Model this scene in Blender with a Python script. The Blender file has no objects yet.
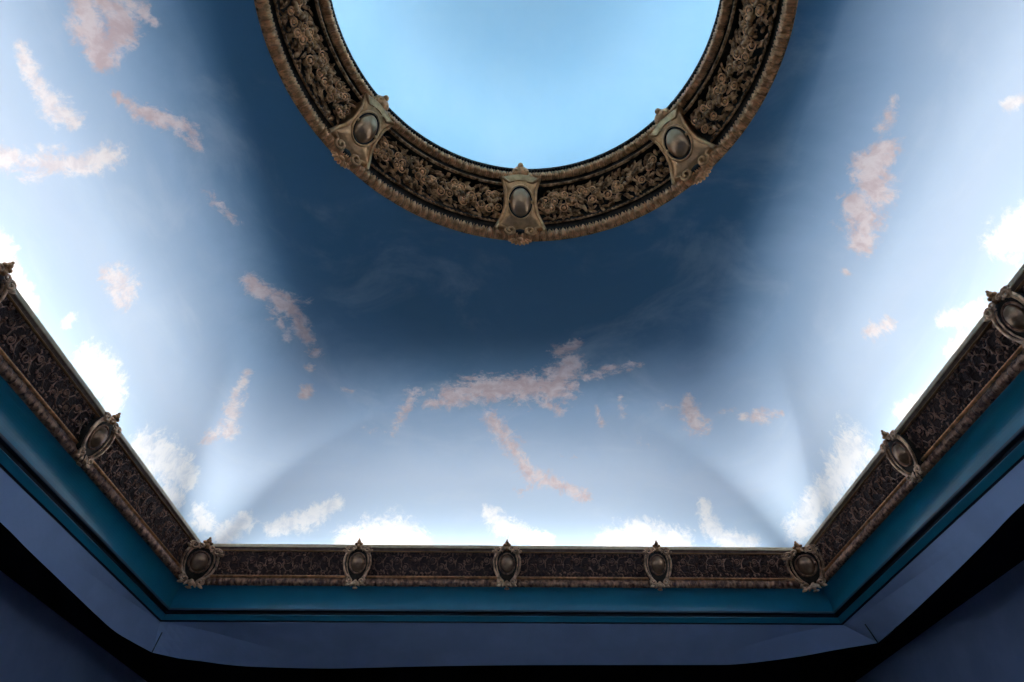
import bpy, math, random
import numpy as np
from mathutils import Vector, Matrix
random.seed(7); rng = np.random.default_rng(7)
C = bpy.context.scene.collection
PI = math.pi
# ------------------------------------------------------------------ measures
S = 4.5            # metres per layout unit (gilt cornice top is one unit above eye level)
EYE = 1.6
HR = 1.45          # height of the flat ceiling, in units above eye level
XL, XR, YB, YF = -0.9905, 1.0283, 2.1607, -0.87
CX, CY = 0.0323 * HR, 0.4435 * HR
def W(p):          # layout units -> metres
    p = np.asarray(p, float)
    return p * S + np.array([0, 0, EYE])
def ring_r(a, r):
    return r * HR * (1 + 0.0108 * np.cos(2 * a) + 0.0193 * np.sin(2 * a))

# ------------------------------------------------------------------ materials
def mat(name, rough=0.6, metal=0.0, spec=0.5):
    m = bpy.data.materials.new(name); m.use_nodes = True
    nt = m.node_tree; b = nt.nodes['Principled BSDF']
    b.inputs['Roughness'].default_value = rough
    b.inputs['Metallic'].default_value = metal
    b.inputs['Specular IOR Level'].default_value = spec
    return m, nt, b
def N(nt, kind, **kw):
    n = nt.nodes.new(kind)
    for k, v in kw.items():
        if k in n.inputs: n.inputs[k].default_value = v
        else: setattr(n, k, v)
    return n
def mix(nt, fac, a, b):
    n = nt.nodes.new('ShaderNodeMix'); n.data_type = 'RGBA'
    for sock, v in ((n.inputs[0], fac), (n.inputs[6], a), (n.inputs[7], b)):
        if hasattr(v, 'is_output'): nt.links.new(v, sock)
        elif isinstance(v, (int, float)): sock.default_value = v
        else: sock.default_value = (*v, 1)
    return n.outputs[2]
def math_n(nt, op, a, b=None, c=None, clamp=False):
    n = nt.nodes.new('ShaderNodeMath'); n.operation = op; n.use_clamp = clamp
    for i, v in enumerate((a, b, c)):
        if v is None: continue
        if hasattr(v, 'is_output'): nt.links.new(v, n.inputs[i])
        else: n.inputs[i].default_value = v
    return n.outputs[0]
def maprange(nt, v, a, b, c=0.0, d=1.0, smooth=True):
    n = nt.nodes.new('ShaderNodeMapRange')
    n.interpolation_type = 'SMOOTHSTEP' if smooth else 'LINEAR'
    nt.links.new(v, n.inputs[0])
    for i, x in enumerate((a, b, c, d)): n.inputs[i + 1].default_value = x
    return n.outputs[0]
def noise(nt, scale, detail=4, rough=0.5, dist=0.0, vec=None):
    n = N(nt, 'ShaderNodeTexNoise', Scale=scale, Detail=detail, Roughness=rough, Distortion=dist)
    if vec is None:
        tc = nt.nodes.new('ShaderNodeTexCoord'); vec = tc.outputs['Object']
    nt.links.new(vec, n.inputs['Vector'])
    return n.outputs['Fac']

def gold(name, c1, c2, rough=0.42, metal=0.55, bump=0.25, scale=14, bscale=90, bdist=0.006):
    m, nt, b = mat(name, rough, metal)
    f = noise(nt, scale, 5, 0.6)
    nt.links.new(mix(nt, maprange(nt, f, 0.38, 0.64), c1, c2), b.inputs['Base Color'])
    bp = N(nt, 'ShaderNodeBump', Strength=bump, Distance=bdist)
    nt.links.new(noise(nt, bscale, 4, 0.6), bp.inputs['Height'])
    nt.links.new(bp.outputs[0], b.inputs['Normal'])
    return m
def paint(name, c1, c2, rough=0.5, scale=1.5, spec=0.4):
    m, nt, b = mat(name, rough, 0.0, spec)
    f = noise(nt, scale, 5, 0.6)
    nt.links.new(mix(nt, maprange(nt, f, 0.35, 0.65), c1, c2), b.inputs['Base Color'])
    bp = N(nt, 'ShaderNodeBump', Strength=0.08, Distance=0.003)
    nt.links.new(noise(nt, 60, 3, 0.6), bp.inputs['Height'])
    nt.links.new(bp.outputs[0], b.inputs['Normal'])
    return m
M = {}
M['gold_leaf'] = gold('aged_gilding', (1.0, 0.49, 0.22), (0.55, 0.25, 0.10), rough=0.36, metal=0.4)
M['gold_light'] = gold('pale_gilding', (0.70, 0.38, 0.175), (0.50, 0.26, 0.115), rough=0.34, metal=0.8, bump=0.08)
M['gold_boss'] = gold('polished_boss', (0.50, 0.30, 0.17), (0.42, 0.25, 0.14), rough=0.30, metal=0.9, bump=0.03)
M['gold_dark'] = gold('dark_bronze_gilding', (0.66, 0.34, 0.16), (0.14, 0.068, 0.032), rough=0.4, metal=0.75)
M['ring_field'] = gold('bronzed_field', (0.055, 0.036, 0.024), (0.025, 0.017, 0.012), rough=0.55)
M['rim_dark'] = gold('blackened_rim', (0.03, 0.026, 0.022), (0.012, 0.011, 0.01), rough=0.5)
M['panel'] = gold('dark_scroll_panel', (0.075, 0.04, 0.034), (0.03, 0.016, 0.016), rough=0.5, bump=0.8, scale=20, bscale=45, bdist=0.02)
M['scroll'] = gold('worn_scroll_relief', (0.42, 0.22, 0.15), (0.06, 0.03, 0.027), rough=0.38, metal=0.6, scale=9)
M['rail_gold'] = gold('red_brown_gilding', (0.92, 0.56, 0.34), (0.36, 0.20, 0.12), rough=0.30, metal=0.75)
M['rail_boss'] = gold('brown_boss', (0.42, 0.25, 0.15), (0.28, 0.16, 0.10), rough=0.32, metal=0.85, bump=0.03)
M['rail_leaf'] = gold('worn_leaf_moulding', (0.52, 0.27, 0.165), (0.11, 0.055, 0.045), rough=0.38, metal=0.75)
M['cream'] = gold('cream_fillet', (0.80, 0.62, 0.38), (0.70, 0.52, 0.30), rough=0.45, metal=0.0, bump=0.05)
M['cavetto_brown'] = gold('brown_cavetto', (0.30, 0.20, 0.155), (0.20, 0.13, 0.10), rough=0.5, bump=0.05)  # plain brown band below the cream fillet
M['teal'] = paint('teal_satin_paint', (0.016, 0.25, 0.37), (0.013, 0.21, 0.32), rough=0.3, spec=0.6)
M['teal_edge'] = paint('grey_teal_edge', (0.10, 0.16, 0.20), (0.07, 0.12, 0.16), rough=0.4)  # greyer line along the foot of the teal moulding
M['dark_blue'] = paint('deep_navy_groove', (0.004, 0.010, 0.022), (0.003, 0.007, 0.016), rough=0.6)
M['navy'] = paint('navy_matt_paint', (0.42, 0.52, 0.76), (0.37, 0.46, 0.69), rough=0.75, spec=0.25)
M['navy_wall'] = paint('navy_wall_paint', (0.21, 0.255, 0.40), (0.18, 0.22, 0.35), rough=0.8, spec=0.2)
M['black'] = paint('recess_shade_black', (0.0025, 0.0025, 0.006), (0.0015, 0.0015, 0.004), rough=0.9, spec=0.1)  # black stands in for the darkness of the unlit recess
M['floor'] = paint('pale_bounce_floor', (0.66, 0.60, 0.54), (0.56, 0.50, 0.44), rough=0.6)  # unseen floor, made pale to bounce light up to the frieze

# ------------------------------------------------------------------ mesh helpers
class MB:
    def __init__(self): self.v = []; self.f = []; self.n = 0
    def add(self, verts, faces):
        verts = np.asarray(verts, float)
        self.v.append(verts); k = self.n
        self.f += [tuple(i + k for i in f) for f in faces]
        self.n += len(verts); return self
    def build(self, name, material, parent=None, mapf=None, smooth=True):
        V = np.concatenate(self.v) if self.v else np.zeros((0, 3))
        if mapf is not None: V = mapf(V)
        me = bpy.data.meshes.new(name)
        me.from_pydata(V.tolist(), [], self.f); me.update()
        if smooth: me.polygons.foreach_set('use_smooth', [True] * len(me.polygons))
        me.materials.append(material)
        o = bpy.data.objects.new(name, me); C.objects.link(o)
        if parent is not None: o.parent = parent
        return o
def structure(o): o['kind'] = 'structure'; return o
def grid_faces(n, m, close_u=False):
    f = []
    for i in range(n if close_u else n - 1):
        a = i * m; b = ((i + 1) % n) * m
        for j in range(m - 1): f.append((a + j, b + j, b + j + 1, a + j + 1))
    return f
def empty(name, loc):
    o = bpy.data.objects.new(name, None); o.location = loc; C.objects.link(o); o.empty_display_size = 0.2
    return o

# local-space templates: u along, v across, h out of the surface
def ellipsoid(c, r, n=8, m=6, dome=False, rot=0.0):
    V = []
    for j in range(m + 1):
        t = (PI / 2 if dome else PI) * j / m
        for i in range(n):
            a = 2 * PI * i / n
            V.append((math.sin(t) * math.cos(a) * r[0], math.sin(t) * math.sin(a) * r[1], math.cos(t) * r[2]))
    V = np.array(V); cr, sr = math.cos(rot), math.sin(rot)
    V = V @ np.array([[cr, sr, 0], [-sr, cr, 0], [0, 0, 1]]) + np.array(c)
    F = [(j * n + i, (j + 1) * n + i, (j + 1) * n + (i + 1) % n, j * n + (i + 1) % n) for j in range(m) for i in range(n)]
    return V, F
def leaf(c, length, width, rot=0.0, lift=0.02, n=6, fold=0.35):
    V = []; F = []
    for i in range(n + 1):
        t = i / n; w = width * 0.5 * math.sin(PI * min(1, t * 0.94 + 0.06)) ** 0.75
        h = lift * math.sin(PI * t * 0.85) + 0.002
        for k in (-1, -0.5, 0, 0.5, 1):
            V.append((t * length, k * w, h + (abs(k) * -fold + (0.25 if k == 0 else 0)) * w * 0.9))
    V = np.array(V); cr, sr = math.cos(rot), math.sin(rot)
    V = V @ np.array([[cr, sr, 0], [-sr, cr, 0], [0, 0, 1]]) + np.array(c)
    for i in range(n):
        for k in range(4): F.append((i * 5 + k, i * 5 + k + 5, i * 5 + k + 6, i * 5 + k + 1))
    return V, F
def tube(P, R, n=6, flat=1.0):
    P = np.array(P, float); k = len(P)
    if np.isscalar(R): R = [R] * k
    T = np.gradient(P, axis=0); V = []
    for i in range(k):
        t = T[i] / (np.linalg.norm(T[i]) + 1e-9)
        a = np.cross(t, (0, 0, 1.0)); a /= (np.linalg.norm(a) + 1e-9); b = np.cross(a, t)
        for j in range(n):
            q = 2 * PI * j / n
            V.append(P[i] + R[i] * (math.cos(q) * a + flat * math.sin(q) * b))
    F = [(i * n + j, (i + 1) * n + j, (i + 1) * n + (j + 1) % n, i * n + (j + 1) % n) for i in range(k - 1) for j in range(n)]
    F += [tuple(range(n))[::-1], tuple((k - 1) * n + j for j in range(n))]
    return np.array(V), F
def spiral(c, r0, r1, a0, turns, h0=0.0, h1=0.0, n=14):
    return [(c[0] + (r0 + (r1 - r0) * t) * math.cos(a0 + 2 * PI * turns * t), c[1] + (r0 + (r1 - r0) * t) * math.sin(a0 + 2 * PI * turns * t), h0 + (h1 - h0) * t) for t in np.linspace(0, 1, n)]
def rosette(c, r, petals=6, h=0.02):
    mb = MB()
    for i in range(petals):
        a = 2 * PI * i / petals
        mb.add(*ellipsoid((c[0] + 0.58 * r * math.cos(a), c[1] + 0.58 * r * math.sin(a), c[2]), (0.42 * r, 0.30 * r, h), 6, 3, True, a))
    mb.add(*ellipsoid((c[0], c[1], c[2]), (0.3 * r, 0.3 * r, h * 1.5), 6, 3, True))
    return np.concatenate(mb.v), mb.f
def plate(outline, h0, h1, bev=0.012, dome=0.0, rings=5):
    """solid relief plate from an outline around the origin, bevelled, slightly domed"""
    O = np.array(outline, float); n = len(O); c = O.mean(axis=0); V = []
    def row(s, h): V.extend([(c[0] + (x - c[0]) * s, c[1] + (y - c[1]) * s, h) for x, y in O])
    row(1, h0); row(1, h1 - bev); row(0.95, h1)
    for k in range(1, rings): s = 0.95 * (1 - k / rings); row(s, h1 + dome * (1 - (s / 0.95) ** 2))
    V.append((c[0], c[1], h1 + dome))
    F = []
    for k in range(rings + 1):
        for i in range(n): j = (i + 1) % n; F.append((k * n + i, k * n + j, (k + 1) * n + j, (k + 1) * n + i))
    L = (rings + 1) * n
    F += [(L + i, L + (i + 1) % n, len(V) - 1) for i in range(n)]
    return np.array(V), F

# ------------------------------------------------------------------ ceiling (painted sky)
GAP = 0.10; Z0 = 0.915; CA = 0.42; CB = HR - Z0
def plan_radius(theta, d):
    """distance from the oculus centre to the rounded rectangle inset by d"""
    x0, x1, y0, y1 = XL - GAP + d, XR + GAP - d, YF - GAP + d, YB + GAP - d
    rc = np.minimum(0.10 + 1.22 * d, (x1 - x0) / 2 - 1e-3)
    mx, my, hx, hy = (x0 + x1) / 2, (y0 + y1) / 2, (x1 - x0) / 2, (y1 - y0) / 2
    dx, dy = np.sin(theta), np.cos(theta)
    lo = np.zeros_like(theta); hi = np.full_like(theta, 6.0)
    for _ in range(40):
        r = (lo + hi) / 2
        qx = np.abs(CX + dx * r - mx) - hx + rc; qy = np.abs(CY + dy * r - my) - hy + rc
        sd = np.minimum(np.maximum(qx, qy), 0) + np.hypot(np.maximum(qx, 0), np.maximum(qy, 0)) - rc
        hi = np.where(sd > 0, r, hi); lo = np.where(sd > 0, lo, r)
    return (lo + hi) / 2
NT, NP, NF = 1080, 90, 34
th = np.linspace(0, 2 * PI, NT, endpoint=False)
V = np.zeros((NT, NP + NF, 3)); rise = np.zeros((NT, NP + NF))
for j in range(NP):
    ph = (PI / 2) * j / (NP - 1); d = CA * (1 - math.cos(ph))
    r = plan_radius(th, np.full_like(th, d))
    V[:, j, 0] = CX + np.sin(th) * r; V[:, j, 1] = CY + np.cos(th) * r; V[:, j, 2] = Z0 + CB * math.sin(ph)
rin = ring_r(th, 0.3895); rout = plan_radius(th, np.full_like(th, CA))
for k in range(NF):
    t = (k + 1) / NF; r = rout + (rin - rout) * t
    V[:, NP + k, 0] = CX + np.sin(th) * r; V[:, NP + k, 1] = CY + np.cos(th) * r; V[:, NP + k, 2] = HR
VW = W(V.reshape(-1, 3))

def stroke_field(P, strokes, scale=1.0):
    """soft coverage of painted clouds: 1 inside, falling to 0 outside a radius"""
    out = np.zeros(len(P)); warm = np.zeros(len(P)); wsum = np.full(len(P), 1e-6)
    for pts, dens, wm in strokes:
        pts = np.array(pts)
        best = np.full(len(P), -1.0)
        for a, b in zip(pts[:-1], pts[1:]) if len(pts) > 1 else [(pts[0], pts[0])]:
            d = b[:3] - a[:3]; L = d @ d + 1e-9
            t = np.clip(((P - a[:3]) @ d) / L, 0, 1)
            dist = np.linalg.norm(P - (a[:3] + t[:, None] * d), axis=1)
            rad = a[3] + (b[3] - a[3]) * t
            best = np.maximum(best, 1 - dist / (rad * 2.0))
        f = np.clip(best, 0, 1) * dens
        out = np.maximum(out, f); warm += f * wm; wsum += f
    return out, warm / wsum
CLOUDS = []
CLOUDS.append(([(0.86, 7.54, 8.12, 0.153), (1.07, 7.42, 8.12, 0.124)], 0.9, 1))
CLOUDS.append(([(-2.73, 6.56, 8.12, 0.174), (-3.14, 6.9, 8.1, 0.124)], 0.5, 1))
CLOUDS.append(([(2.09, 7.86, 8.12, 0.071), (1.52, 8.18, 8.12, 0.087)], 0.6, 1))
CLOUDS.append(([(-2.19, 9.21, 7.82, 0.093), (-1.75, 9.26, 7.78, 0.093)], 0.4, 0.8))
CLOUDS.append(([(2.53, 8.71, 8.01, 0.076), (2.85, 8.73, 7.97, 0.077)], 0.5, 0.8))
CLOUDS.append(([(3.4, 8.71, 7.88, 0.061), (3.66, 8.58, 7.85, 0.077)], 0.5, 0.8))
CLOUDS.append(([(3.74, 4.94, 8.02, 0.074), (4.09, 5.08, 7.84, 0.087)], 0.4, 0.9))
CLOUDS.append(([(0.62, 8.69, 8.07, 0.135), (0.95, 8.9, 7.99, 0.091)], 0.6, 1))
CLOUDS.append(([(0.32, 9.32, 7.73, 0.139), (-0.01, 9.22, 7.81, 0.107)], 0.5, 1))
CLOUDS.append(([(0.73, 9.73, 7.27, 0.109), (0.33, 9.84, 7.07, 0.109)], 0.6, 1))
CLOUDS.append(([(-0.8, 8.61, 8.09, 0.225), (-0.33, 8.43, 8.12, 0.282), (0.3, 8.42, 8.12, 0.282), (0.84, 8.37, 8.12, 0.341), (1.06, 7.83, 8.12, 0.228)], 1, 1))
CLOUDS.append(([(1.29, 8.19, 8.12, 0.131), (1.65, 7.94, 8.12, 0.086), (1.97, 7.84, 8.12, 0.071)], 0.8, 1))
CLOUDS.append(([(-1.16, 8.79, 8.04, 0.09), (-0.96, 8.75, 8.05, 0.105)], 0.8, 1))
CLOUDS.append(([(-0.17, 9.01, 7.94, 0.153), (0.16, 9.39, 7.67, 0.171), (0.49, 9.7, 7.31, 0.156), (0.98, 9.79, 7.18, 0.125), (1.41, 9.88, 7.01, 0.125)], 0.8, 0.9))
CLOUDS.append(([(-1.36, 8.53, 8.1, 0.135), (-1.53, 8.89, 8.0, 0.107), (-1.75, 9.26, 7.78, 0.093)], 0.65, 0.9))
CLOUDS.append(([(-3.3, 6.2, 8.1, 0.119), (-3.2, 6.41, 8.11, 0.161)], 1, 1))
CLOUDS.append(([(-3.03, 6.53, 8.12, 0.175), (-2.89, 6.76, 8.12, 0.136)], 1, 1))
CLOUDS.append(([(-3.19, 6.7, 8.1, 0.081), (-3.08, 6.91, 8.11, 0.096), (-3.06, 7.34, 8.09, 0.085)], 0.7, 1))
CLOUDS.append(([(-2.82, 7.0, 8.12, 0.138), (-2.77, 7.36, 8.11, 0.127)], 0.9, 1))
CLOUDS.append(([(-2.72, 7.62, 8.1, 0.115),], 0.9, 1))
CLOUDS.append(([(-2.86, 7.94, 8.07, 0.088),], 0.9, 1))
CLOUDS.append(([(-2.98, 8.39, 7.99, 0.106), (-3.04, 8.48, 7.96, 0.106)], 0.9, 1))
CLOUDS.append(([(-3.73, 7.85, 7.9, 0.074), (-4.04, 8.38, 7.68, 0.138), (-4.16, 8.81, 7.52, 0.174), (-4.45, 8.74, 7.29, 0.125)], 0.8, 0.6))
CLOUDS.append(([(2.93, 8.51, 8.0, 0.107), (3.01, 8.78, 7.93, 0.14), (3.17, 9.02, 7.83, 0.206)], 0.9, 0.9))
CLOUDS.append(([(3.8, 8.69, 7.78, 0.093), (4.05, 8.58, 7.72, 0.156), (4.26, 8.4, 7.65, 0.077)], 0.8, 0.8))
CLOUDS.append(([(1.53, 8.83, 8.02, 0.076), (1.64, 9.1, 7.89, 0.077)], 0.65, 0.9))
CLOUDS.append(([(1.89, 8.62, 8.07, 0.075), (1.96, 8.96, 7.97, 0.076)], 0.6, 0.9))
CLOUDS.append(([(-4.45, 5.28, 7.29, 0.111), (-4.41, 5.56, 7.34, 0.19), (-4.45, 5.79, 7.29, 0.128)], 0.85, 0.5))
CLOUDS.append(([(-3.77, 2.61, 7.92, 0.108), (-3.82, 2.83, 7.89, 0.131), (-3.79, 3.03, 7.92, 0.166), (-3.84, 3.19, 7.88, 0.1)], 1, 1))
CLOUDS.append(([(-3.66, 2.63, 7.98, 0.108), (-3.53, 2.74, 8.03, 0.141), (-3.61, 2.97, 8.0, 0.121)], 0.95, 1))
CLOUDS.append(([(-3.45, 2.69, 8.06, 0.119), (-3.3, 2.84, 8.1, 0.075)], 0.8, 1))
CLOUDS.append(([(-4.27, 2.85, 7.52, 0.065), (-4.28, 3.24, 7.5, 0.099), (-4.24, 3.49, 7.55, 0.146), (-4.18, 3.63, 7.62, 0.102)], 0.85, 0.5))
CLOUDS.append(([(-3.84, 3.48, 7.88, 0.067), (-3.7, 3.69, 7.96, 0.102), (-3.54, 3.86, 8.03, 0.103), (-3.34, 3.99, 8.09, 0.115), (-3.32, 4.2, 8.09, 0.069)], 0.8, 1))
CLOUDS.append(([(-4.64, 3.58, 6.94, 0.099), (-4.48, 3.87, 7.24, 0.148), (-4.28, 4.05, 7.51, 0.151), (-4.08, 4.06, 7.71, 0.151)], 0.9, 0.5))
CLOUDS.append(([(-3.38, 4.82, 8.08, 0.109), (-3.22, 5.23, 8.11, 0.086)], 0.6, 1))
CLOUDS.append(([(4.03, 3.93, 7.87, 0.14), (3.95, 4.17, 7.92, 0.178), (4.13, 4.42, 7.81, 0.193)], 1, 0.9))
CLOUDS.append(([(3.96, 4.64, 7.91, 0.122), (4.15, 4.82, 7.79, 0.197), (4.22, 5.15, 7.73, 0.138)], 1, 0.9))
CLOUDS.append(([(4.2, 5.59, 7.75, 0.077),], 0.8, 0.9))
CLOUDS.append(([(3.95, 3.7, 7.92, 0.115), (3.91, 3.41, 7.94, 0.056)], 0.65, 0.9))
CLOUDS.append(([(4.59, 6.21, 7.33, 0.12), (4.69, 5.92, 7.18, 0.117)], 0.8, 0.6))
CLOUDS.append(([(4.9, 4.21, 6.73, 0.2), (4.93, 3.91, 6.66, 0.177)], 0.95, 0.1))
CLOUDS.append(([(4.89, 5.37, 6.75, 0.114), (4.98, 4.95, 6.47, 0.148)], 0.9, 0.2))
CLOUDS.append(([(4.99, 5.39, 6.44, 0.132), (4.97, 5.61, 6.52, 0.094)], 0.85, 0.1))
CLOUDS.append(([(4.9, 7.92, 6.73, 0.331), (4.92, 8.64, 6.67, 0.271), (4.89, 9.43, 6.74, 0.205), (4.76, 9.93, 6.52, 0.209)], 1, 0))
CLOUDS.append(([(4.96, 6.81, 6.54, 0.125), (5.01, 6.23, 6.37, 0.076)], 0.85, 0.1))
CLOUDS.append(([(-3.59, 10.06, 6.53, 0.123), (-3.09, 10.03, 6.65, 0.175), (-2.61, 9.93, 6.9, 0.121)], 1, 0))
CLOUDS.append(([(-2.34, 10.11, 6.35, 0.25), (-1.73, 10.08, 6.48, 0.301), (-1.32, 10.11, 6.33, 0.221)], 1, 0))
CLOUDS.append(([(-0.18, 9.98, 6.77, 0.117), (0.09, 10.06, 6.55, 0.169), (0.72, 10.11, 6.34, 0.13)], 1, 0))
CLOUDS.append(([(1.75, 10.1, 6.37, 0.196), (2.32, 10.08, 6.48, 0.238), (2.94, 10.1, 6.37, 0.174)], 1, 0))
CLOUDS.append(([(3.31, 9.91, 6.94, 0.096), (3.37, 10.04, 6.62, 0.163), (3.58, 10.1, 6.39, 0.15), (4.01, 10.1, 6.37, 0.124)], 0.95, 0))
CLOUDS.append(([(-4.35, 10.09, 6.41, 0.167), (-4.0, 10.04, 6.61, 0.152)], 0.95, 0))
CLOUDS.append(([(-4.67, 9.74, 6.63, 0.152), (-4.58, 9.94, 6.51, 0.139)], 0.95, 0))
CLOUDS.append(([(-4.79, 4.29, 6.55, 0.141), (-4.81, 4.69, 6.49, 0.144), (-4.8, 5.05, 6.5, 0.089)], 1, 0))
CLOUDS.append(([(-4.76, 6.08, 6.66, 0.181), (-4.74, 6.45, 6.71, 0.208), (-4.76, 6.91, 6.64, 0.147)], 1, 0))
CLOUDS.append(([(-4.73, 5.5, 6.74, 0.093), (-4.75, 5.53, 6.67, 0.072)], 0.8, 0.1))
CLOUDS.append(([(-4.8, 7.8, 6.51, 0.276), (-4.72, 8.53, 6.76, 0.318), (-4.68, 9.24, 6.87, 0.148)], 1, 0))
CLOUDS.append(([(-4.79, 9.24, 6.56, 0.173), (-4.81, 8.85, 6.48, 0.168)], 0.95, 0))
CLOUDS.append(([(4.6, 3.12, 7.32, 0.065), (4.67, 2.99, 7.21, 0.082)], 0.8, 0.3))
CLOUDS.append(([(2.27, 9.31, 7.74, 0.094), (2.53, 9.43, 7.63, 0.079)], 0.4, 0.8))
CLOUDS.append(([(-2.42, 8.41, 8.05, 0.074), (-2.32, 8.5, 8.05, 0.075)], 0.5, 0.8))
CLOUDS.append(([(0.98, 9.5, 7.56, 0.077), (1.22, 9.55, 7.5, 0.077)], 0.4, 0.8))
cloud, warm = stroke_field(VW, CLOUDS)
mb = MB(); mb.add(VW, [f[::-1] for f in grid_faces(NT, NP + NF, True)])

m, nt, b = mat('painted_sky_mural', 0.62, 0.0, 0.35)
ax = N(nt, 'ShaderNodeAttribute', attribute_name='cloud').outputs['Fac']
aw = N(nt, 'ShaderNodeAttribute', attribute_name='warmth').outputs['Fac']
geo = nt.nodes.new('ShaderNodeTexCoord'); obj = geo.outputs['Object']
tint = N(nt, 'ShaderNodeAttribute', attribute_name='zenith').outputs['Fac']
n_b = noise(nt, 0.55, 5, 0.6, 0.4)
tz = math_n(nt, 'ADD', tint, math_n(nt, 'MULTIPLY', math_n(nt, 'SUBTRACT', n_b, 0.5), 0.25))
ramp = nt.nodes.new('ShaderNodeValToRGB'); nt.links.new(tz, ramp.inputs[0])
els = ramp.color_ramp.elements
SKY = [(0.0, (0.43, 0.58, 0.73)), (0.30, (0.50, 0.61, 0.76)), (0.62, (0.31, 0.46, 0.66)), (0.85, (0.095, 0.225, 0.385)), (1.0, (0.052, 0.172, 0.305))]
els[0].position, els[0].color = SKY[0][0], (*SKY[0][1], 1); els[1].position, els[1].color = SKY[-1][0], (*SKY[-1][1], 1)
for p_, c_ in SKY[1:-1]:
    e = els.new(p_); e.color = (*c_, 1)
# brushed haze
mp = nt.nodes.new('ShaderNodeMapping'); nt.links.new(obj, mp.inputs[0]); mp.inputs['Scale'].default_value = (0.8, 0.8, 3.5)
hz = noise(nt, 0.9, 6, 0.62, 0.6, mp.outputs[0])
base = mix(nt, math_n(nt, 'MULTIPLY', maprange(nt, hz, 0.48, 0.75), 0.22), ramp.outputs[0], (0.62, 0.70, 0.80))
# cloud density: envelope broken up by turbulent noise
n1 = noise(nt, 3.6, 9, 0.70, 1.1); n2 = noise(nt, 13.0, 6, 0.7, 0.3)
br = math_n(nt, 'ADD', math_n(nt, 'MULTIPLY', math_n(nt, 'SUBTRACT', n1, 0.5), 2.1), math_n(nt, 'MULTIPLY', math_n(nt, 'SUBTRACT', n2, 0.5), 1.4))
dn = math_n(nt, 'ADD', math_n(nt, 'MULTIPLY', ax, 1.6), math_n(nt, 'MULTIPLY', br, 1.05))
cov = math_n(nt, 'MULTIPLY', maprange(nt, dn, 0.50, 1.30), maprange(nt, ax, 0.02, 0.2))
body = noise(nt, 5.0, 7, 0.65, 0.4)
pink = mix(nt, maprange(nt, body, 0.35, 0.65), (0.63, 0.46, 0.455), (0.80, 0.68, 0.67))
white = mix(nt, maprange(nt, body, 0.3, 0.6), (0.68, 0.72, 0.78), (0.90, 0.89, 0.88))
cc = mix(nt, aw, white, pink)
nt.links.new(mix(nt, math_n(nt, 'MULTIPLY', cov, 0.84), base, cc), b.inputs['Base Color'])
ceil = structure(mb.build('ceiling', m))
zen = np.clip(rise, 0, 1)
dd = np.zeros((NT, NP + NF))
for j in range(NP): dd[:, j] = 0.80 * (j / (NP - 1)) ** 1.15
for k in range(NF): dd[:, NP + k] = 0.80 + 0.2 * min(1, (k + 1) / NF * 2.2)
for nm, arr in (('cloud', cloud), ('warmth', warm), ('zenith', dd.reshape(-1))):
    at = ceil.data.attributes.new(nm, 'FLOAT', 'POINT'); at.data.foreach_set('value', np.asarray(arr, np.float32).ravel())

# ledge behind the cornice that carries the cove lights
def rect_loop(e, z):
    return [(XL - e, YB + e, z), (XR + e, YB + e, z), (XR + e, YF - e, z), (XL - e, YF - e, z)]
def sweep_rect(prof, close=False):
    V = []; 
    for e, z in prof: V += rect_loop(e, z)
    F = []
    k = len(prof)
    for i in range(k if close else k - 1):
        a = i * 4; b2 = ((i + 1) % k) * 4
        for j in range(4): F.append((a + j, a + (j + 1) % 4, b2 + (j + 1) % 4, b2 + j))
    return W(np.array(V)), F
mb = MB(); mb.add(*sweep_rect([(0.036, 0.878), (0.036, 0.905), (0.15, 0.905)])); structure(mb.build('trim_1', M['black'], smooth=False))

# upper ceiling seen through the oculus
NU, NV2 = 240, 40
tu = np.linspace(0, 2 * PI, NU, endpoint=False); V = np.zeros((NU, NV2, 3))
ZD = 1.1119 * HR
for j in range(NV2):
    ph = (PI / 2) * j / (NV2 - 1)
    r = ring_r(tu, 0.46) * (math.cos(ph) if j < NV2 - 1 else 0.002)
    V[:, j, 0] = CX + np.sin(tu) * r; V[:, j, 1] = CY + np.cos(tu) * r; V[:, j, 2] = ZD - 0.03 + 0.48 * math.sin(ph)
mb = MB(); mb.add(W(V.reshape(-1, 3)), [f[::-1] for f in grid_faces(NU, NV2, True)])
m, nt, b = mat('painted_upper_sky', 0.7, 0.0, 0.3)
f = noise(nt, 0.5, 5, 0.6, 0.3)
nt.links.new(mix(nt, maprange(nt, f, 0.3, 0.7), (0.25, 0.49, 0.70), (0.30, 0.53, 0.72)), b.inputs['Base Color'])
structure(mb.build('ceiling_dome', m))

# ------------------------------------------------------------------ oculus frame
RL = math.hypot(0.0826, 0.1119) * HR * S      # width of the frame face, metres
def map_ring(V):
    a = V[:, 0]; t = V[:, 1] / RL; h = V[:, 2] / S
    ro = ring_r(a, 0.3911); ri = ring_r(a, 0.3085)
    dr = ri - ro; dz = 0.1119 * HR; L = np.hypot(dr, dz)
    r = ro + dr * t + (-dz / L) * h; z = HR + dz * t + (dr / L) * h
    return W(np.stack([CX + np.sin(a) * r, CY + np.cos(a) * r, z], axis=1))
RMID = 0.35 * HR * S                          # mean radius in metres, turns metres along the ring into angle
def ring_local(V, a0, v0=0.0, h0=0.0):
    V = np.array(V, float); V[:, 0] = a0 + V[:, 0] / RMID; V[:, 1] += v0; V[:, 2] += h0; return V
def ring_strip(prof, n=420):
    V = []; 
    for i in range(n):
        a = 2 * PI * i / n
        for v, h in prof: V.append((a, v, h))
    return np.array(V), grid_faces(n, len(prof), True)
def arc_prof(v0, v1, hb, hh, n=8):
    return [(v0 + (v1 - v0) * (1 - math.cos(PI * i / n)) / 2, hb + hh * math.sin(PI * i / n)) for i in range(n + 1)]
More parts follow.
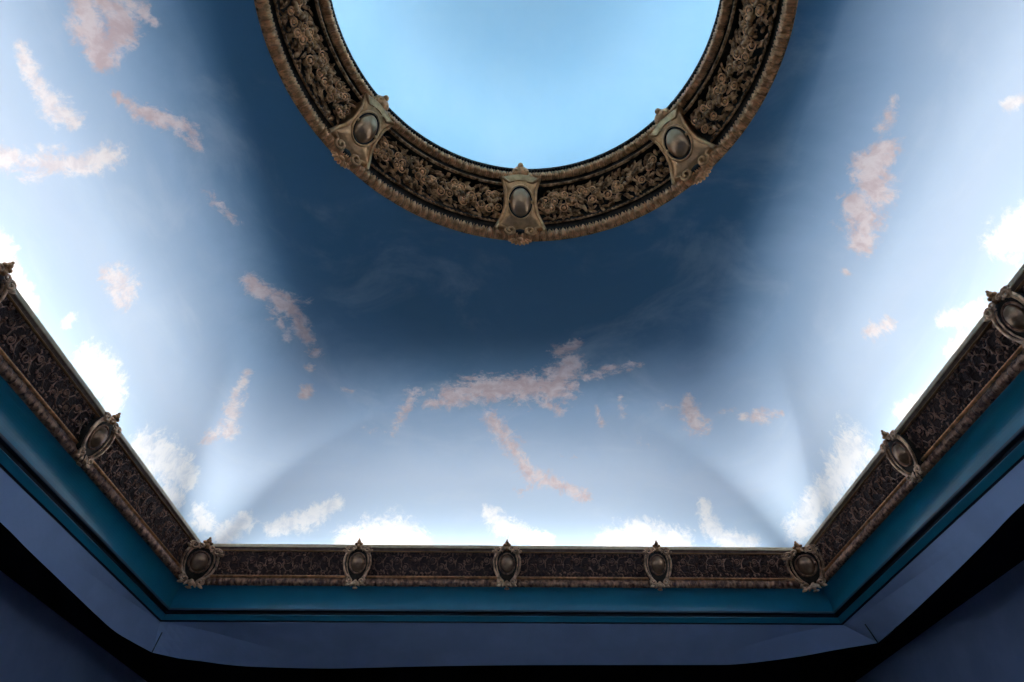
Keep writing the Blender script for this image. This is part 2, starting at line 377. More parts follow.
oc = empty('oculus_frame', tuple(W((CX, CY, HR))))
oc['label'] = 'huge round carved gilt frame with fruit garland around the upper ceiling opening'
oc['category'] = 'frame'; oc['kind'] = 'thing'
oc_inv = -np.array(oc.location)
def rb(mb, name, material, parent=oc, smooth=True):
    o = mb.build(name, material, parent, lambda V: map_ring(V) + oc_inv, smooth)
    return o
# plain bodies
mb = MB(); mb.add(*ring_strip([(0.0, -0.10), (-0.005, 0.0), (0.135, 0.02), (0.15, -0.02), (0.20, -0.03), (0.205, 0.0), (0.225, 0.012), (0.235, -0.01), (0.27, -0.05), (0.33, -0.085), (0.45, -0.10), (0.57, -0.085), (0.63, -0.05), (0.655, -0.01), (0.66, 0.03), (0.70, 0.03), (0.71, -0.01), (0.75, -0.02), (0.755, 0.0), (0.85, 0.0), (0.86, -0.02), (0.918, -0.02), (0.93, -0.06), (0.90, -0.10)]))
rb(mb, 'frame_body', M['ring_field'])
def leaf_band(v0, v1, hb, hh, count, seed):
    mb = MB()
    w = 2 * PI / count
    for i in range(count):
        a = w * (i + 0.5); wide = w * RMID
        for k, (fr, sc) in enumerate(((0.0, 1.0), (0.5, 0.8))):
            V = []; n = 7
            for q in range(n + 1):
                t = q / n; ww = wide * (0.38 if k == 0 else 0.13) * (0.55 + 0.45 * math.sin(PI * (0.15 + 0.75 * t)))
                if q == n: ww *= 0.35
                hm = hb + hh * (0.62 + 0.5 * math.sin(PI * min(1, t * 0.93 + 0.05))) * (0.55 + 0.45 * math.sin(PI * (0.1 + 0.8 * t)))
                vv = v0 + (v1 - v0) * (0.02 + 0.96 * t)
                for s_, hdrop in ((-1, -1.3), (-0.45, 0.0), (0, -0.35), (0.45, 0.0), (1, -1.3)):
                    V.append((a + fr * w + s_ * ww / RMID, vv, hm + hdrop * hh * 0.5 - (0.0 if k == 0 else 0.004)))
            mb.add(V, [(r * 5 + c, r * 5 + 5 + c, r * 5 + 6 + c, r * 5 + 1 + c) for r in range(n) for c in range(4)])
    return mb
mb = MB(); mb.add(*ring_strip(arc_prof(-0.01, 0.135, 0.0, 0.02))); mb.add(*ring_strip(arc_prof(0.75, 0.862, -0.005, 0.02))); rb(mb, 'moulding_bed', M['gold_dark'])  # darker gilding paints shade into the gaps between leaves
rb(leaf_band(-0.01, 0.135, 0.005, 0.07, 190, 1), 'outer_leaf_moulding', M['gold_leaf'])
rb(leaf_band(0.75, 0.862, 0.0, 0.06, 160, 2), 'inner_leaf_moulding', M['gold_leaf'])
def bead_row(v, h, r, count, stretch=1.0):
    mb = MB()
    for i in range(count):
        a = 2 * PI * (i + 0.5) / count
        V, F = ellipsoid((0, 0, 0), (r * stretch, r, r), 6, 3, True)
        mb.add(ring_local(V, a, v, h), F)
    return mb
rb(bead_row(0.89, -0.02, 0.026, 360, 0.8), 'inner_bead_rim', M['rim_dark'])
mb = bead_row(0.216, 0.008, 0.016, 300, 1.2); mb.add(*ring_strip(arc_prof(0.203, 0.229, 0.0, 0.012, 4))); rb(mb, 'outer_rope_bead', M['gold_dark'])
mb = bead_row(0.682, 0.035, 0.018, 240, 1.7); mb.add(*ring_strip(arc_prof(0.66, 0.705, 0.02, 0.022, 5))); rb(mb, 'inner_rope_bead', M['gold_dark'])

CART = [math.radians(x) for x in (-54.5, 0.1, 52.3, 105, 180, 255)]
# garlands of fruit, leaves and rosettes, one swag between each pair of cartouches
fr_t = [ellipsoid((0, 0, 0), (1, 1, 1), 8, 5, True), ellipsoid((0, 0, 0), (1.35, 0.85, 0.9), 8, 5, True)]
cs = sorted([a % (2 * PI) for a in CART]) 
for i in range(len(cs)):
    a0 = cs[i]; a1 = cs[(i + 1) % len(cs)]
    if a1 <= a0: a1 += 2 * PI
    L = (a1 - a0) * RMID; m0 = 0.26
    fm = MB(); lm = MB(); rm = MB()
    s = m0
    while s < L - m0:
        e = min(1, (s - m0) / 0.3, (L - m0 - s) / 0.3); amp = 0.085 + 0.035 * e
        for _ in range(2):
            v = 0.45 + random.gauss(0, amp * 0.75); r = random.uniform(0.020, 0.040)
            V, F = random.choice(fr_t); V = V * r
            rot = random.uniform(0, PI); cr, sr = math.cos(rot), math.sin(rot)
            V = V @ np.array([[cr, sr, 0], [-sr, cr, 0], [0, 0, 1]])
            hh = -0.055 + 0.075 * math.exp(-((v - 0.45) / 0.12) ** 2)
            fm.add(ring_local(V + np.array([s + random.uniform(-.02, .02), 0, 0]), a0, v, hh + random.uniform(-0.01, 0.015)), F)
            # ring-shaped calyx around fruits
        if random.random() < 0.45:
            v = 0.45 + random.uniform(-0.1, 0.1); r = random.uniform(0.035, 0.05)
            V, F = tube([(r * math.cos(q), r * math.sin(q), 0) for q in np.linspace(0, 2 * PI, 11)], 0.009, 5)
            rm.add(ring_local(V + np.array([s, 0, 0]), a0, v, 0.03), F)
            V, F = ellipsoid((0, 0, 0), (r * 0.55, r * 0.55, 0.02), 6, 3, True); rm.add(ring_local(V + np.array([s, 0, 0]), a0, v, 0.028), F)
        for side in (-1, 1):
            v = 0.45 + side * random.uniform(0.04, 0.13)
            rot = side * random.uniform(0.2, 1.5) + (PI if random.random() < 0.35 else 0)
            V, F = leaf((0, 0, 0), random.uniform(0.08, 0.15), random.uniform(0.03, 0.05), rot, 0.035)
            lm.add(ring_local(V + np.array([s, 0, 0]), a0, v, -0.06 + 0.06 * math.exp(-((v - 0.45) / 0.12) ** 2)), F)
        if random.random() < 0.8:
            side = random.choice((-1, 1))
            V, F = leaf((0, 0, 0), random.uniform(0.09, 0.13), 0.035, random.uniform(-0.5, 0.5), 0.03)
            lm.add(ring_local(V + np.array([s, 0, 0]), a0, 0.45 + side * random.uniform(0.13, 0.185), -0.055), F)
        s += 0.027
    g = rb(lm, 'garland', M['gold_dark']); rb(fm, 'fruit_cluster', M['gold_dark'], g)['kind'] = 'stuff'; rb(rm, 'rosette_cluster', M['gold_leaf'], g)['kind'] = 'stuff'

def shield_outline(w, hgt, horn=0.0, pinch=0.2, n=12):
    """cartouche outline: concave sides and drawn-out corners, u width w, v height hgt"""
    P = []
    def edge(p0, p1, bul):
        p0 = np.array(p0); p1 = np.array(p1); d = p1 - p0; nrm = np.array([d[1], -d[0]]) / np.linalg.norm(d)
        for i in range(n): t = i / n; P.append(tuple(p0 + d * t + nrm * bul * math.sin(PI * t)))
    x, y = w / 2, hgt / 2
    edge((-x, -y), (x, -y), horn * 0.4); edge((x, -y), (x * 0.92, y), -pinch * w); edge((x * 0.92, y), (-x * 0.92, y), horn); edge((-x * 0.92, y), (-x, -y), -pinch * w)
    return P
def ellipse(a, b, n=28): return [(a * math.cos(2 * PI * i / n), b * math.sin(2 * PI * i / n)) for i in range(n)]
def ring_cartouche(a0, first=None):
    c = empty('cartouche', (0, 0, 0)); c.parent = oc
    vm = 0.445
    def put(parts, name, material):
        mb = MB()
        for V, F in parts: mb.add(ring_local(np.asarray(V, float) * (1.2, 1.08, 1), a0, vm), F)
        o = mb.build(name, material, c, lambda V: map_ring(V) + oc_inv); return o
    G = M['gold_light']
    put([plate(shield_outline(0.46, 0.60, 0.05, 0.11), -0.10, 0.075, 0.02, 0.03),
         tube([(-0.235, -0.30, 0.06), (-0.17, -0.12, 0.085), (-0.155, 0.0, 0.09), (-0.165, 0.14, 0.085), (-0.215, 0.29, 0.06)], 0.018, 6),
         tube([(0.235, -0.30, 0.06), (0.17, -0.12, 0.085), (0.155, 0.0, 0.09), (0.165, 0.14, 0.085), (0.215, 0.29, 0.06)], 0.018, 6),
         tube([(-0.05, 0.262, 0.09), (0.0, 0.268, 0.092), (0.05, 0.262, 0.09)], [0.006, 0.011, 0.006], 5),
         tube([(-0.21, 0.29, 0.07), (-0.13, 0.235, 0.095), (-0.07, 0.25, 0.10)], [0.022, 0.014, 0.006], 6),
         tube([(0.21, 0.29, 0.07), (0.13, 0.235, 0.095), (0.07, 0.25, 0.10)], [0.022, 0.014, 0.006], 6)], 'shield', G)
    put([tube([(0.118 * math.cos(q), 0.01 + 0.175 * math.sin(q), 0.098) for q in np.linspace(0, 2 * PI, 33)], 0.010, 6)], 'oval_border', M['rim_dark'])
    put([tube([(0.135 * math.cos(q), 0.01 + 0.195 * math.sin(q), 0.098) for q in np.linspace(0, 2 * PI, 33)], 0.013, 6),
         ellipsoid((-0.118, 0.01, 0.10), (0.016, 0.022, 0.02), 6, 3, True), ellipsoid((0.118, 0.01, 0.10), (0.016, 0.022, 0.02), 6, 3, True)], 'oval_rim', G)
    put([ellipsoid((0, 0.01, 0.085), (0.112, 0.168, 0.085), 24, 8, True)], 'oval_boss', M['gold_boss'])
    put([ellipsoid((-0.048, 0.40, 0.03), (0.032, 0.032, 0.04), 8, 4, True), ellipsoid((0.048, 0.40, 0.03), (0.032, 0.032, 0.04), 8, 4, True),
         ellipsoid((0, 0.455, 0.03), (0.036, 0.036, 0.05), 8, 5), plate(shield_outline(0.20, 0.13, 0.02, 0.05), 0, 0.05) if False else ellipsoid((0, 0.385, 0.02), (0.10, 0.07, 0.05), 12, 4, True)], 'crest_bead', M['gold_leaf'])
    for sd in (-1, 1):
        put([tube([(sd * 0.20, -0.27, 0.07)] + spiral((sd * 0.095, -0.315, 0), 0.055, 0.012, 0.5 if sd > 0 else PI - 0.5, -sd * 1.4, 0.075, 0.09), [0.024] + [0.018] * 13 + [0.01], 6),
             tube([(sd * 0.235, -0.30, 0.05), (sd * 0.22, -0.345, 0.05), (sd * 0.18, -0.37, 0.05)], [0.02, 0.022, 0.012], 6)], 'scroll', G)
    sh = []
    for k in range(-3, 4):
        an = -PI / 2 + k * 0.36
        sh.append(ellipsoid((0.012 * k + 0.045 * math.cos(an), -0.395 + 0.045 * math.sin(an), 0.03), (0.038, 0.019, 0.03), 8, 4, True, an))
    sh.append(ellipsoid((0, -0.405, 0.04), (0.035, 0.028, 0.04), 8, 4, True))
    put(sh, 'shell', M['gold_leaf'])
    put([ellipsoid((0, -0.32, 0.055), (0.06, 0.04, 0.028), 10, 4, True)], 'hollow_shade', M['rim_dark'])  # raised dome, coloured dark as the shaded void between the scrolls
    return c
for a in CART: ring_cartouche(a)

# ------------------------------------------------------------------ gilt cornice frame round the room
E1, Z1 = 0.035, 0.874
FL = math.hypot(E1, 1 - Z1) * S
SIDES = [((XL, YB), (1, 0), (0, 1)), ((XR, YB), (0, -1), (1, 0)), ((XR, YF), (-1, 0), (0, -1)), ((XL, YF), (0, 1), (-1, 0))]
LEN = [(XR - XL) * S, (YB - YF) * S, (XR - XL) * S, (YB - YF) * S]
def vh(v, h):      # face coordinates in metres -> (offset e, height z) in units
    t = v / FL; nx, nz = -(1 - Z1) / (FL / S), -E1 / (FL / S)
    return E1 * (1 - t) + nx * h / S, Z1 + (1 - Z1) * t + nz * h / S
cf = empty('cornice_frame', tuple(W(((XL + XR) / 2, (YB + YF) / 2, Z1))))
cf['label'] = 'dark carved gilt cornice frame running round the room under the sky ceiling'
cf['category'] = 'cornice'; cf['kind'] = 'thing'
cf_inv = -np.array(cf.location)
def rail_strip(prof, name, material, smooth=False):
    mb = MB(); V, F = sweep_rect([vh(v, h) for v, h in prof]); mb.add(V, F)
    return mb
def map_side(k):
    (ox, oy), d, nrm = SIDES[k]
    def f(V):
        t = V[:, 1] / FL; nx, nz = -(1 - Z1) / (FL / S), -E1 / (FL / S)
        e = E1 * (1 - t) + nx * V[:, 2] / S; z = Z1 + (1 - Z1) * t + nz * V[:, 2] / S
        u = V[:, 0] / S
        return W(np.stack([ox + d[0] * u + nrm[0] * e, oy + d[1] * u + nrm[1] * e, z], axis=1)) + cf_inv
    return f
def rail_build(mb, name, material, parent=cf, smooth=False):
    return mb.build(name, material, parent, lambda V: V + cf_inv, smooth)
rail_build(rail_strip([(0.0, -0.12), (0.0, 0.0), (0.10, 0.02), (0.14, -0.02), (0.14, 0.0), (0.49, 0.0), (0.49, -0.02), (0.56, -0.03), (FL, -0.04), (FL, -0.09)], '', None), 'frame_body', M['panel'])
rail_build(rail_strip([(FL - 0.048, -0.04), (FL - 0.048, 0.030), (FL - 0.044, 0.034), (FL - 0.002, 0.022), (FL, 0.018), (FL, -0.09)], '', None), 'top_fillet', M['cream'])
rail_build(rail_strip([(FL - 0.048, 0.022), (FL - 0.062, 0.010), (FL - 0.075, 0.004), (0.495, 0.002)], '', None), 'cavetto', M['cavetto_brown'])
rail_build(rail_strip([(0.499, -0.02), (0.499, 0.026), (0.490, 0.036), (0.482, 0.028), (0.480, -0.02)], '', None), 'upper_fillet', M['gold_light'])
rail_build(rail_strip([(0.145, -0.02), (0.145, 0.03), (0.138, 0.042), (0.128, 0.042), (0.120, 0.03), (0.110, 0.02)], '', None), 'lower_fillet', M['gold_leaf'])
# running relief, one part per side of the room
side_name = ['back', 'right', 'front', 'left']
for k in range(4):
    L = LEN[k]; mf = map_side(k); sc = MB(); lf = MB(); bd = MB()
    # scroll panel: rinceau of spirals with leaves and rosettes
    step = 0.135; n = int(L / step)
    for i in range(n):
        u0 = 0.06 + (L - 0.12) * (i + 0.5) / n; up = 1 if i % 2 else -1; vc = 0.318 + up * 0.05
        sc.add(*tube(spiral((u0, vc), 0.058, 0.012, -up * PI * 0.6, up * 1.5, 0.008, 0.018, 14), [0.007] * 13 + [0.005], 5))
        sc.add(*rosette((u0, vc, 0.008), 0.026, 5, 0.014))
        sc.add(*tube([(u0 - 0.058, vc, 0.006), (u0 - 0.066, 0.318 - up * 0.04, 0.012), (u0 - 0.02, 0.318 - up * 0.105, 0.012), (u0 + 0.045, 0.318 - up * 0.11, 0.006)], [0.008, 0.009, 0.008, 0.004], 5))
        for q in range(7):
            an = 2 * PI * q / 7 + i
            sc.add(*leaf((u0 + 0.05 * math.cos(an), 0.318 + 0.12 * math.sin(an), 0.004), random.uniform(0.04, 0.065), 0.026, an + random.uniform(-0.9, 0.9), 0.02, 4))
        for q in range(4):
            sc.add(*ellipsoid((u0 + random.uniform(-0.1, 0.1), random.choice((0.18, 0.19, 0.20, 0.44, 0.45, 0.46)), 0.002), (0.016, 0.010, 0.012), 5, 2, True, random.uniform(0, PI)))
    # serrated edge beads along the top of the panel
    nb = int(L / 0.055)
    for i in range(nb):
        u0 = L * (i + 0.5) / nb
        bd.add(*ellipsoid((u0, 0.470, 0.0), (0.020, 0.012, 0.016), 5, 2, True))
        bd.add(*ellipsoid((u0, 0.155, 0.0), (0.016, 0.009, 0.012), 5, 2, True))
    sc.add(np.concatenate(bd.v), bd.f); sc.build('scroll_relief', M['scroll'], cf, mf)
    # acanthus moulding along the foot
    nl = int(L / 0.085)
    lf.add([(0, 0, 0), (L, 0, 0)] + [(u, v, h) for u in (0, L) for v, h in arc_prof(-0.004, 0.112, 0.0, 0.035, 6)], [(2 + q, 2 + 7 + q, 3 + 7 + q, 3 + q) for q in range(6)])
    for i in range(nl):
        u0 = L * (i + 0.5) / nl
        lf.add(*leaf((u0, 0.112, 0.028), 0.125, 0.075, -PI / 2 + random.uniform(-0.12, 0.12), 0.040, 6, 0.5))
        lf.add(*leaf((u0 + 0.043, 0.10, 0.018), 0.10, 0.035, -PI / 2 + random.uniform(-0.3, 0.3), 0.040, 5, 0.5))
        for sd in (-1, 1): lf.add(*ellipsoid((u0 + sd * 0.022, 0.020 + random.uniform(-0.008, 0.01), 0.04), (0.013, 0.013, 0.016), 6, 3, True))
    lf.build('leaf_moulding', M['rail_leaf'], cf, mf)

def rail_cartouche(place, corner=False):
    """open scrolled cartouche; place maps (u, v, h) metres around its own centre line to the room"""
    c = empty('cartouche', (0, 0, 0)); c.parent = cf
    ws = 1.55 if corner else 1.18; hs = 1.04; lift = 0.07 if not corner else 0.21
    def put(parts, name, material):
        mb = MB()
        for V, F in parts:
            V = np.array(V, float); V[:, 0] *= ws; V[:, 1] = 0.30 + (V[:, 1] - 0.30) * hs; V[:, 2] += lift; mb.add(V, F)
        return mb.build(name, material, c, place)
    G = M['rail_gold']; D = M['rail_leaf']
    # v runs 0 (foot) .. 0.5885 (top edge)
    put([plate([(x, y + 0.30) for x, y in ellipse(0.165, 0.25)], -0.12, 0.0, 0.02, 0.01)], 'back_plate', M['ring_field'])
    put([ellipsoid((0, 0.315, 0.0), (0.082, 0.122, 0.07), 20, 7, True)], 'oval_boss', M['rail_boss'])
    put([tube([(0.095 * math.cos(q), 0.315 + 0.138 * math.sin(q), 0.01) for q in np.linspace(0, 2 * PI, 29)], 0.012, 6)], 'oval_rim', D)
    for sd in (-1, 1):
        pts = [(0.075, 0.095), (0.115, 0.14), (0.150, 0.22), (0.166, 0.31), (0.160, 0.39), (0.135, 0.455), (0.10, 0.475)]
        put([tube([(sd * x, y, 0.03) for x, y in pts], [0.020, 0.017, 0.014, 0.013, 0.014, 0.018, 0.012], 6),
             tube([(sd * x * 0.80, y * 0.98 + 0.006, 0.015) for x, y in pts], 0.010, 5)], 'strap', G)
        put([tube(spiral((sd * 0.115, 0.495), 0.048, 0.010, PI * 0.1 if sd > 0 else PI * 0.9, sd * 1.35, 0.04, 0.06), [0.015] * 13 + [0.01], 6),
             tube(spiral((sd * 0.050, 0.515), 0.036, 0.008, -PI * 0.5, sd * 1.3, 0.04, 0.06), [0.012] * 13 + [0.008], 6),
             leaf((sd * 0.13, 0.45, 0.04), 0.075, 0.04, PI / 2 - sd * 0.9, 0.03)], 'upper_scroll', G)
        put([tube(spiral((sd * 0.075, 0.075), 0.042, 0.010, PI / 2, -sd * 1.3, 0.035, 0.05), [0.016] * 13 + [0.01], 6),
             leaf((sd * 0.06, 0.04, 0.03), 0.075, 0.04, -PI / 2 + sd * 1.1, 0.03)], 'lower_scroll', G)
    put([ellipsoid((0, 0.60, 0.03), (0.026, 0.034, 0.03), 8, 5), ellipsoid((-0.030, 0.575, 0.03), (0.022, 0.022, 0.025), 7, 4), ellipsoid((0.030, 0.575, 0.03), (0.022, 0.022, 0.025), 7, 4),
         ellipsoid((0, 0.635, 0.03), (0.013, 0.020, 0.016), 7, 4), ellipsoid((0, 0.535, 0.02), (0.05, 0.04, 0.03), 8, 4, True)], 'finial', M['gold_dark'])
    put([leaf((0, 0.09, 0.04), 0.105, 0.06, -PI / 2, 0.04), leaf((-0.02, 0.07, 0.03), 0.09, 0.035, -PI / 2 - 0.45, 0.03), leaf((0.02, 0.07, 0.03), 0.09, 0.035, -PI / 2 + 0.45, 0.03),
         ellipsoid((0, -0.022, 0.03), (0.034, 0.018, 0.025), 8, 4)], 'pendant', G)
    return c
def on_side(k, u0):
    mf = map_side(k)
    return lambda V: mf(np.stack([V[:, 0] + u0, V[:, 1], V[:, 2]], axis=1))
def on_corner(ci, turn):
    """corner cartouche stands across the mitre, facing the room diagonally"""
    ox, oy = [(XL, YB), (XR, YB), (XR, YF), (XL, YF)][ci]
    out = np.array([(-1, 1), (1, 1), (1, -1), (-1, -1)][ci]) / math.sqrt(2)
    along = np.array([out[1], -out[0]])
    def f(V):
        t = V[:, 1] / FL; nx, nz = -(1 - Z1) / (FL / S), -E1 / (FL / S)
        e = E1 * (1 - t) * 1.414 + nx * (V[:, 2] + 0.02) / S; z = Z1 + (1 - Z1) * t + nz * V[:, 2] / S
        u = V[:, 0] / S
        return W(np.stack([ox + out[0] * e + along[0] * u, oy + out[1] * e + along[1] * u, z], axis=1)) + cf_inv
    return f
for u in (0.527, 1.017, 1.515): rail_cartouche(on_side(0, u * S))
for y in (1.475, 0.965, 0.46, -0.05, -0.5):
    rail_cartouche(on_side(1, (YB - y) * S)); rail_cartouche(on_side(3, (y - 0.045 - YF) * S))
for ci in range(4): rail_cartouche(on_corner(ci, 0), True)

# ------------------------------------------------------------------ painted crown moulding, frieze and walls
def strip(prof, name, material, smooth=False):
    mb = MB(); mb.add(*sweep_rect(prof)); return structure(mb.build(name, material, smooth=smooth))
cav = [(0.030, 0.875)] + [(0.030 + 0.037 * math.sin(t * PI / 2) ** 0.9, 0.874 - 0.062 * (1 - math.cos(t * PI / 2)) ** 0.85) for t in np.linspace(0.02, 1, 14)]
strip(cav, 'trim_2', M['teal'], False)
strip([(0.067, 0.812), (0.0655, 0.811), (0.0665, 0.807), (0.069, 0.806)], 'trim_3', M['teal_edge'])
strip([(0.069, 0.806), (0.080, 0.805), (0.080, 0.797)], 'trim_4', M['dark_blue'])
strip([(0.080, 0.797), (0.079, 0.7965), (0.079, 0.795)] + [(0.079 + 0.015 * t ** 1.0, 0.795 - 0.0115 * t ** 1.4) for t in np.linspace(0, 1, 5)][1:], 'trim_5', M['teal'])
strip([(0.094, 0.7835), (0.099, 0.783), (0.099, 0.780)], 'trim_6', M['dark_blue'])

# navy frieze: vertical under the crown, sweeping out to a curved lower edge
ZB = 0.70
bot_pts = [(-1.1, -0.75, 0.703), (-1.1, 0.0, 0.703), (-1.1, 1.0, 0.703), (-1.107, 1.4024, 0.7032), (-1.114, 1.5524, 0.7006), (-1.124, 1.736, 0.7), (-1.131, 1.854, 0.7), (-1.138, 1.974, 0.7), (-1.142, 2.106, 0.7), (-1.128, 2.202, 0.7), (-1.105, 2.307, 0.7), (-1.037, 2.368, 0.7), (-0.98, 2.393, 0.7), (-0.894, 2.435, 0.7), (-0.8, 2.455, 0.7), (-0.568, 2.469, 0.7), (-0.261, 2.443, 0.7), (0.048, 2.425, 0.7), (0.477, 2.417, 0.7), (0.678, 2.414, 0.7), (0.81, 2.402, 0.7), (0.9877, 2.3529, 0.7084), (1.1084, 2.3261, 0.7224), (1.2362, 2.2833, 0.7315), (1.2113, 2.0775, 0.7210), (1.1855, 1.9082, 0.7105), (1.150, 1.628, 0.701), (1.141, 1.4599, 0.7062), (1.135, 1.3044, 0.7130), (1.133, 0.9, 0.7160), (1.133, 0.0, 0.7185), (1.133, -0.75, 0.7185)]
def resample(P, n):
    P = np.array(P); d = np.r_[0, np.cumsum(np.linalg.norm(np.diff(P, axis=0), axis=1))]
    t = np.linspace(0, d[-1], n); return np.stack([np.interp(t, d, P[:, i]) for i in range(P.shape[1])], axis=1)
def catmull(P, per=10):
    P = np.array(P, float); Q = np.vstack([2 * P[0] - P[1], P, 2 * P[-1] - P[-2]]); out = []
    for i in range(1, len(Q) - 2):
        for t in np.linspace(0, 1, per, endpoint=False):
            a, b_, c, d = Q[i - 1], Q[i], Q[i + 1], Q[i + 2]
            out.append(0.5 * ((2 * b_) + (-a + c) * t + (2 * a - 5 * b_ + 4 * c - d) * t * t + (-a + 3 * b_ - 3 * c + d) * t ** 3))
    out.append(P[-1]); return np.array(out)
CL, CR = bot_pts[10], bot_pts[23]
iL = bot_pts.index(CL); iR = bot_pts.index(CR)
eT, zT = 0.099, 0.780
edge_pts = []
def panel(name, bot, top0, top1, fade):
    B = resample(catmull(bot), 80); edge_pts.append(B); T = np.linspace(top0, top1, 80)
    V = []
    for i in range(80):
        s = i / 79; b3 = np.array(B[i]); t3 = np.array([T[i][0], T[i][1], zT])
        k0, k1 = fade(s)                     # how far the vertical part drops, how strong the crease is
        q_ = min(0.92, k0 * 1.5); vert = np.array([t3[0] + (b3[0] - t3[0]) * q_, t3[1] + (b3[1] - t3[1]) * q_, zT - (zT - b3[2]) * k0 * 0.5])
        lin = t3 + (b3 - t3) * k0
        mid = lin + (vert - lin) * k1
        V += [t3, t3 + (mid - t3) * 0.5, mid] + [mid + (b3 - mid) * q for q in (0.25, 0.5, 0.75, 1.0)]
    mb = MB(); mb.add(W(np.array(V)), [f for f in grid_faces(80, 7)])
    return structure(mb.build(name, M['navy'], smooth=False))
ss = lambda x: max(0.0, min(1.0, x)) ** 2 * (3 - 2 * max(0.0, min(1.0, x)))
TL, TR = (XL - eT, YB + eT), (XR + eT, YB + eT)
panel('wall_back', bot_pts[iL:iR + 1], TL, TR, lambda s: (0.02 + 0.75 * min(1, min(s, 1 - s) / 0.22), 0.9 * (1 - ss((min(s, 1 - s) - 0.03) / 0.17))))
panel('wall_left', bot_pts[:iL + 1], (XL - eT, -0.75), TL, lambda s: (0.02 + 0.75 * min(1, (1 - s) / 0.30), 0.9 * (1 - ss((1 - s - 0.04) / 0.22))))
panel('wall_right', bot_pts[iR:], TR, (XR + eT, -0.75), lambda s: (0.02 + 0.75 * min(1, s / 0.30), 0.9 * (1 - ss((s - 0.04) / 0.22))))
# fine seams at the frieze corners
for nm, (p0, p1) in (('trim_7', ((-1.068, 2.252, 0.7437), CL)), ('trim_8', ((1.156, 2.173, 0.752), CR))):
    p0 = W(np.array(p0)); p1 = W(np.array(p1)); mid = p0
    mb = MB(); mb.add(*tube([mid + (0, 0, 0), (mid + p1) / 2, p1], 0.008, 5)); structure(mb.build(nm, M['dark_blue']))

# underside of the frieze, coloured black for the recess shade, reaching out to the lower walls
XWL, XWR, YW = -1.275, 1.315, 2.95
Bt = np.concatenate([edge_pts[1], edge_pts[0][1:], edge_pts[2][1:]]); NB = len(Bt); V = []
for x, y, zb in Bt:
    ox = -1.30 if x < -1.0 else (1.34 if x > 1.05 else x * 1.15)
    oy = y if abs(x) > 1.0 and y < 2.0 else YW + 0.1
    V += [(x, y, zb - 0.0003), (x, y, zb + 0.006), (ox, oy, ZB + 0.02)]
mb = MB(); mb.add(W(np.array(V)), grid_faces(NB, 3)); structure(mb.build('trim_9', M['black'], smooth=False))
def wall(name, p0, p1, z0, z1, material, flip=False):
    a = W((p0[0], p0[1], z0)); b_ = W((p1[0], p1[1], z0)); c = W((p1[0], p1[1], z1)); d = W((p0[0], p0[1], z1))
    n = np.cross(b_ - a, d - a); n = n / np.linalg.norm(n) * 0.12
    V = [a, b_, c, d, a - n, b_ - n, c - n, d - n]
    mb = MB(); mb.add(V, [(0, 1, 2, 3), (7, 6, 5, 4), (0, 4, 5, 1), (1, 5, 6, 2), (2, 6, 7, 3), (3, 7, 4, 0)])
    return structure(mb.build(name, material, smooth=False))
ZF = -EYE / S
wall('wall_left_lower', (XWL, -0.95), (XWL, YW), ZF, ZB + 0.02, M['navy_wall'])
wall('wall_right_lower', (XWR, YW), (XWR, -0.95), ZF, ZB + 0.02, M['navy_wall'])
wall('wall_back_lower', (XWL, YW), (XWR, YW), ZF, ZB + 0.02, M['black'])  # black paints in the shade of the deep recess
wall('wall_front', (XWR, -0.95), (XWL, -0.95), ZF, 0.94, M['navy'])
fl = MB(); a = W((XWL, -0.95, ZF)); b_ = W((XWR, YW, ZF))
fl.add([(a[0], a[1], 0), (b_[0], a[1], 0), (b_[0], b_[1], 0), (a[0], b_[1], 0), (a[0], a[1], -0.2), (b_[0], a[1], -0.2), (b_[0], b_[1], -0.2), (a[0], b_[1], -0.2)],
       [(0, 1, 2, 3), (7, 6, 5, 4), (0, 4, 5, 1), (1, 5, 6, 2), (2, 6, 7, 3), (3, 7, 4, 0)])
structure(fl.build('floor', M['floor'], smooth=False))

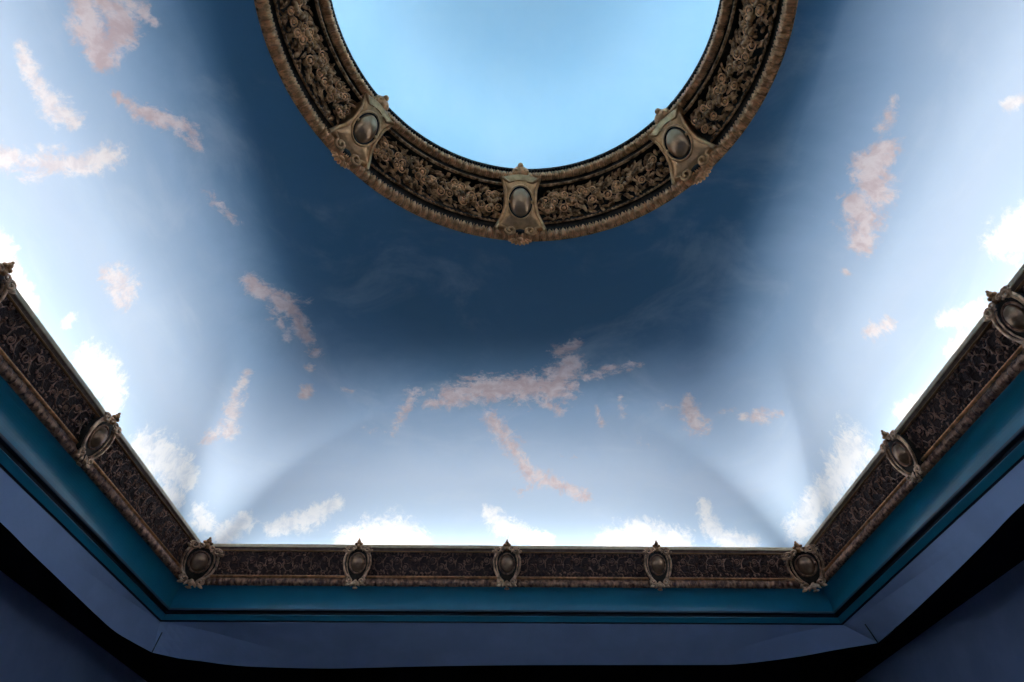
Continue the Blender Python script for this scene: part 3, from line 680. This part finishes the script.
# ------------------------------------------------------------------ lights: cove strips behind the cornice, a ring above the oculus
def area(name, loc, direction, sx, sy, power, color=(1, 1, 1), xaxis=None, spread=PI):
    l = bpy.data.lights.new(name, 'AREA'); l.shape = 'RECTANGLE'; l.size = sx; l.size_y = sy
    l.energy = power; l.color = color; l.spread = spread
    o = bpy.data.objects.new(name, l); C.objects.link(o); o.location = loc
    z = -Vector(direction).normalized(); x = Vector(xaxis).normalized(); y = z.cross(x).normalized(); x = y.cross(z)
    o.rotation_euler = Matrix((x, y, z)).transposed().to_euler()
    return o
PW = 32.0          # watts per metre of strip
zl = 0.925; el = 0.045
def cove(k, p, tilt, mul, zl=0.94, el=0.052, wd=0.22, cut=0.75):
    (ox, oy), d, nrm = SIDES[k]; L = LEN[k] / S
    end = 1.7; main = LEN[k] - 2 * end - cut
    for off, ln, q in ((0, main, 1.0), (-(main + end) / 2, end, 0.62), ((main + end) / 2, end, 0.62)):
        c0 = L / 2 + off / S
        px, py = ox + d[0] * c0 + nrm[0] * el, oy + d[1] * c0 + nrm[1] * el
        area('cove_light', W((px, py, zl)), (nrm[0] * tilt, nrm[1] * tilt, 1), ln, wd, p * mul * ln * q, (1.0, 0.97, 0.93), (d[0], d[1], 0))
cove(0, PW, -0.7, 0.60, 0.95, cut=0.7); cove(1, PW, -0.9, 0.97, 0.935, cut=1.3); cove(2, PW, -0.5, 0.9, 0.952); cove(3, PW, -0.9, 0.97, 0.935, cut=1.3)
nr = 20
for i in range(nr):
    a = 2 * PI * (i + 0.5) / nr; r = float(ring_r(np.array(a), 0.326))
    area('oculus_light', W((CX + math.sin(a) * r, CY + math.cos(a) * r, ZD + 0.005)), (-math.sin(a) * 0.6, -math.cos(a) * 0.6, 1), 0.62, 0.06, 8.4, (1.0, 0.99, 0.97), (math.cos(a), -math.sin(a), 0))

w = bpy.data.worlds.new('dim_surroundings'); bpy.context.scene.world = w; w.use_nodes = True
w.node_tree.nodes['Background'].inputs[0].default_value = (0.05, 0.07, 0.12, 1); w.node_tree.nodes['Background'].inputs[1].default_value = 0.05

# ------------------------------------------------------------------ camera
pt, ps, ro = 0.7259, 0.0208, -0.0024
fw = Vector((math.sin(ps) * math.cos(pt), math.cos(ps) * math.cos(pt), math.sin(pt)))
r0 = Vector((math.cos(ps), -math.sin(ps), 0)); u0 = r0.cross(fw)
r_ = math.cos(ro) * r0 + math.sin(ro) * u0; u_ = -math.sin(ro) * r0 + math.cos(ro) * u0
cd = bpy.data.cameras.new('camera'); cam = bpy.data.objects.new('camera', cd); C.objects.link(cam)
cam.location = (0, 0, EYE); cam.rotation_euler = Matrix((r_, u_, -fw)).transposed().to_euler()
cd.sensor_width = 36; cd.lens = 680 / 1024 * 36; cd.clip_start = 0.05; cd.clip_end = 100
sc_ = bpy.context.scene; sc_.camera = cam
vs = sc_.view_settings; vs.view_transform = 'Standard'; vs.look = 'None'; vs.gamma = 1; vs.use_curve_mapping = False; vs.exposure = 0.0
sc_.cycles.max_bounces = 10; sc_.cycles.diffuse_bounces = 6; sc_.cycles.caustics_reflective = False; sc_.cycles.caustics_refractive = False
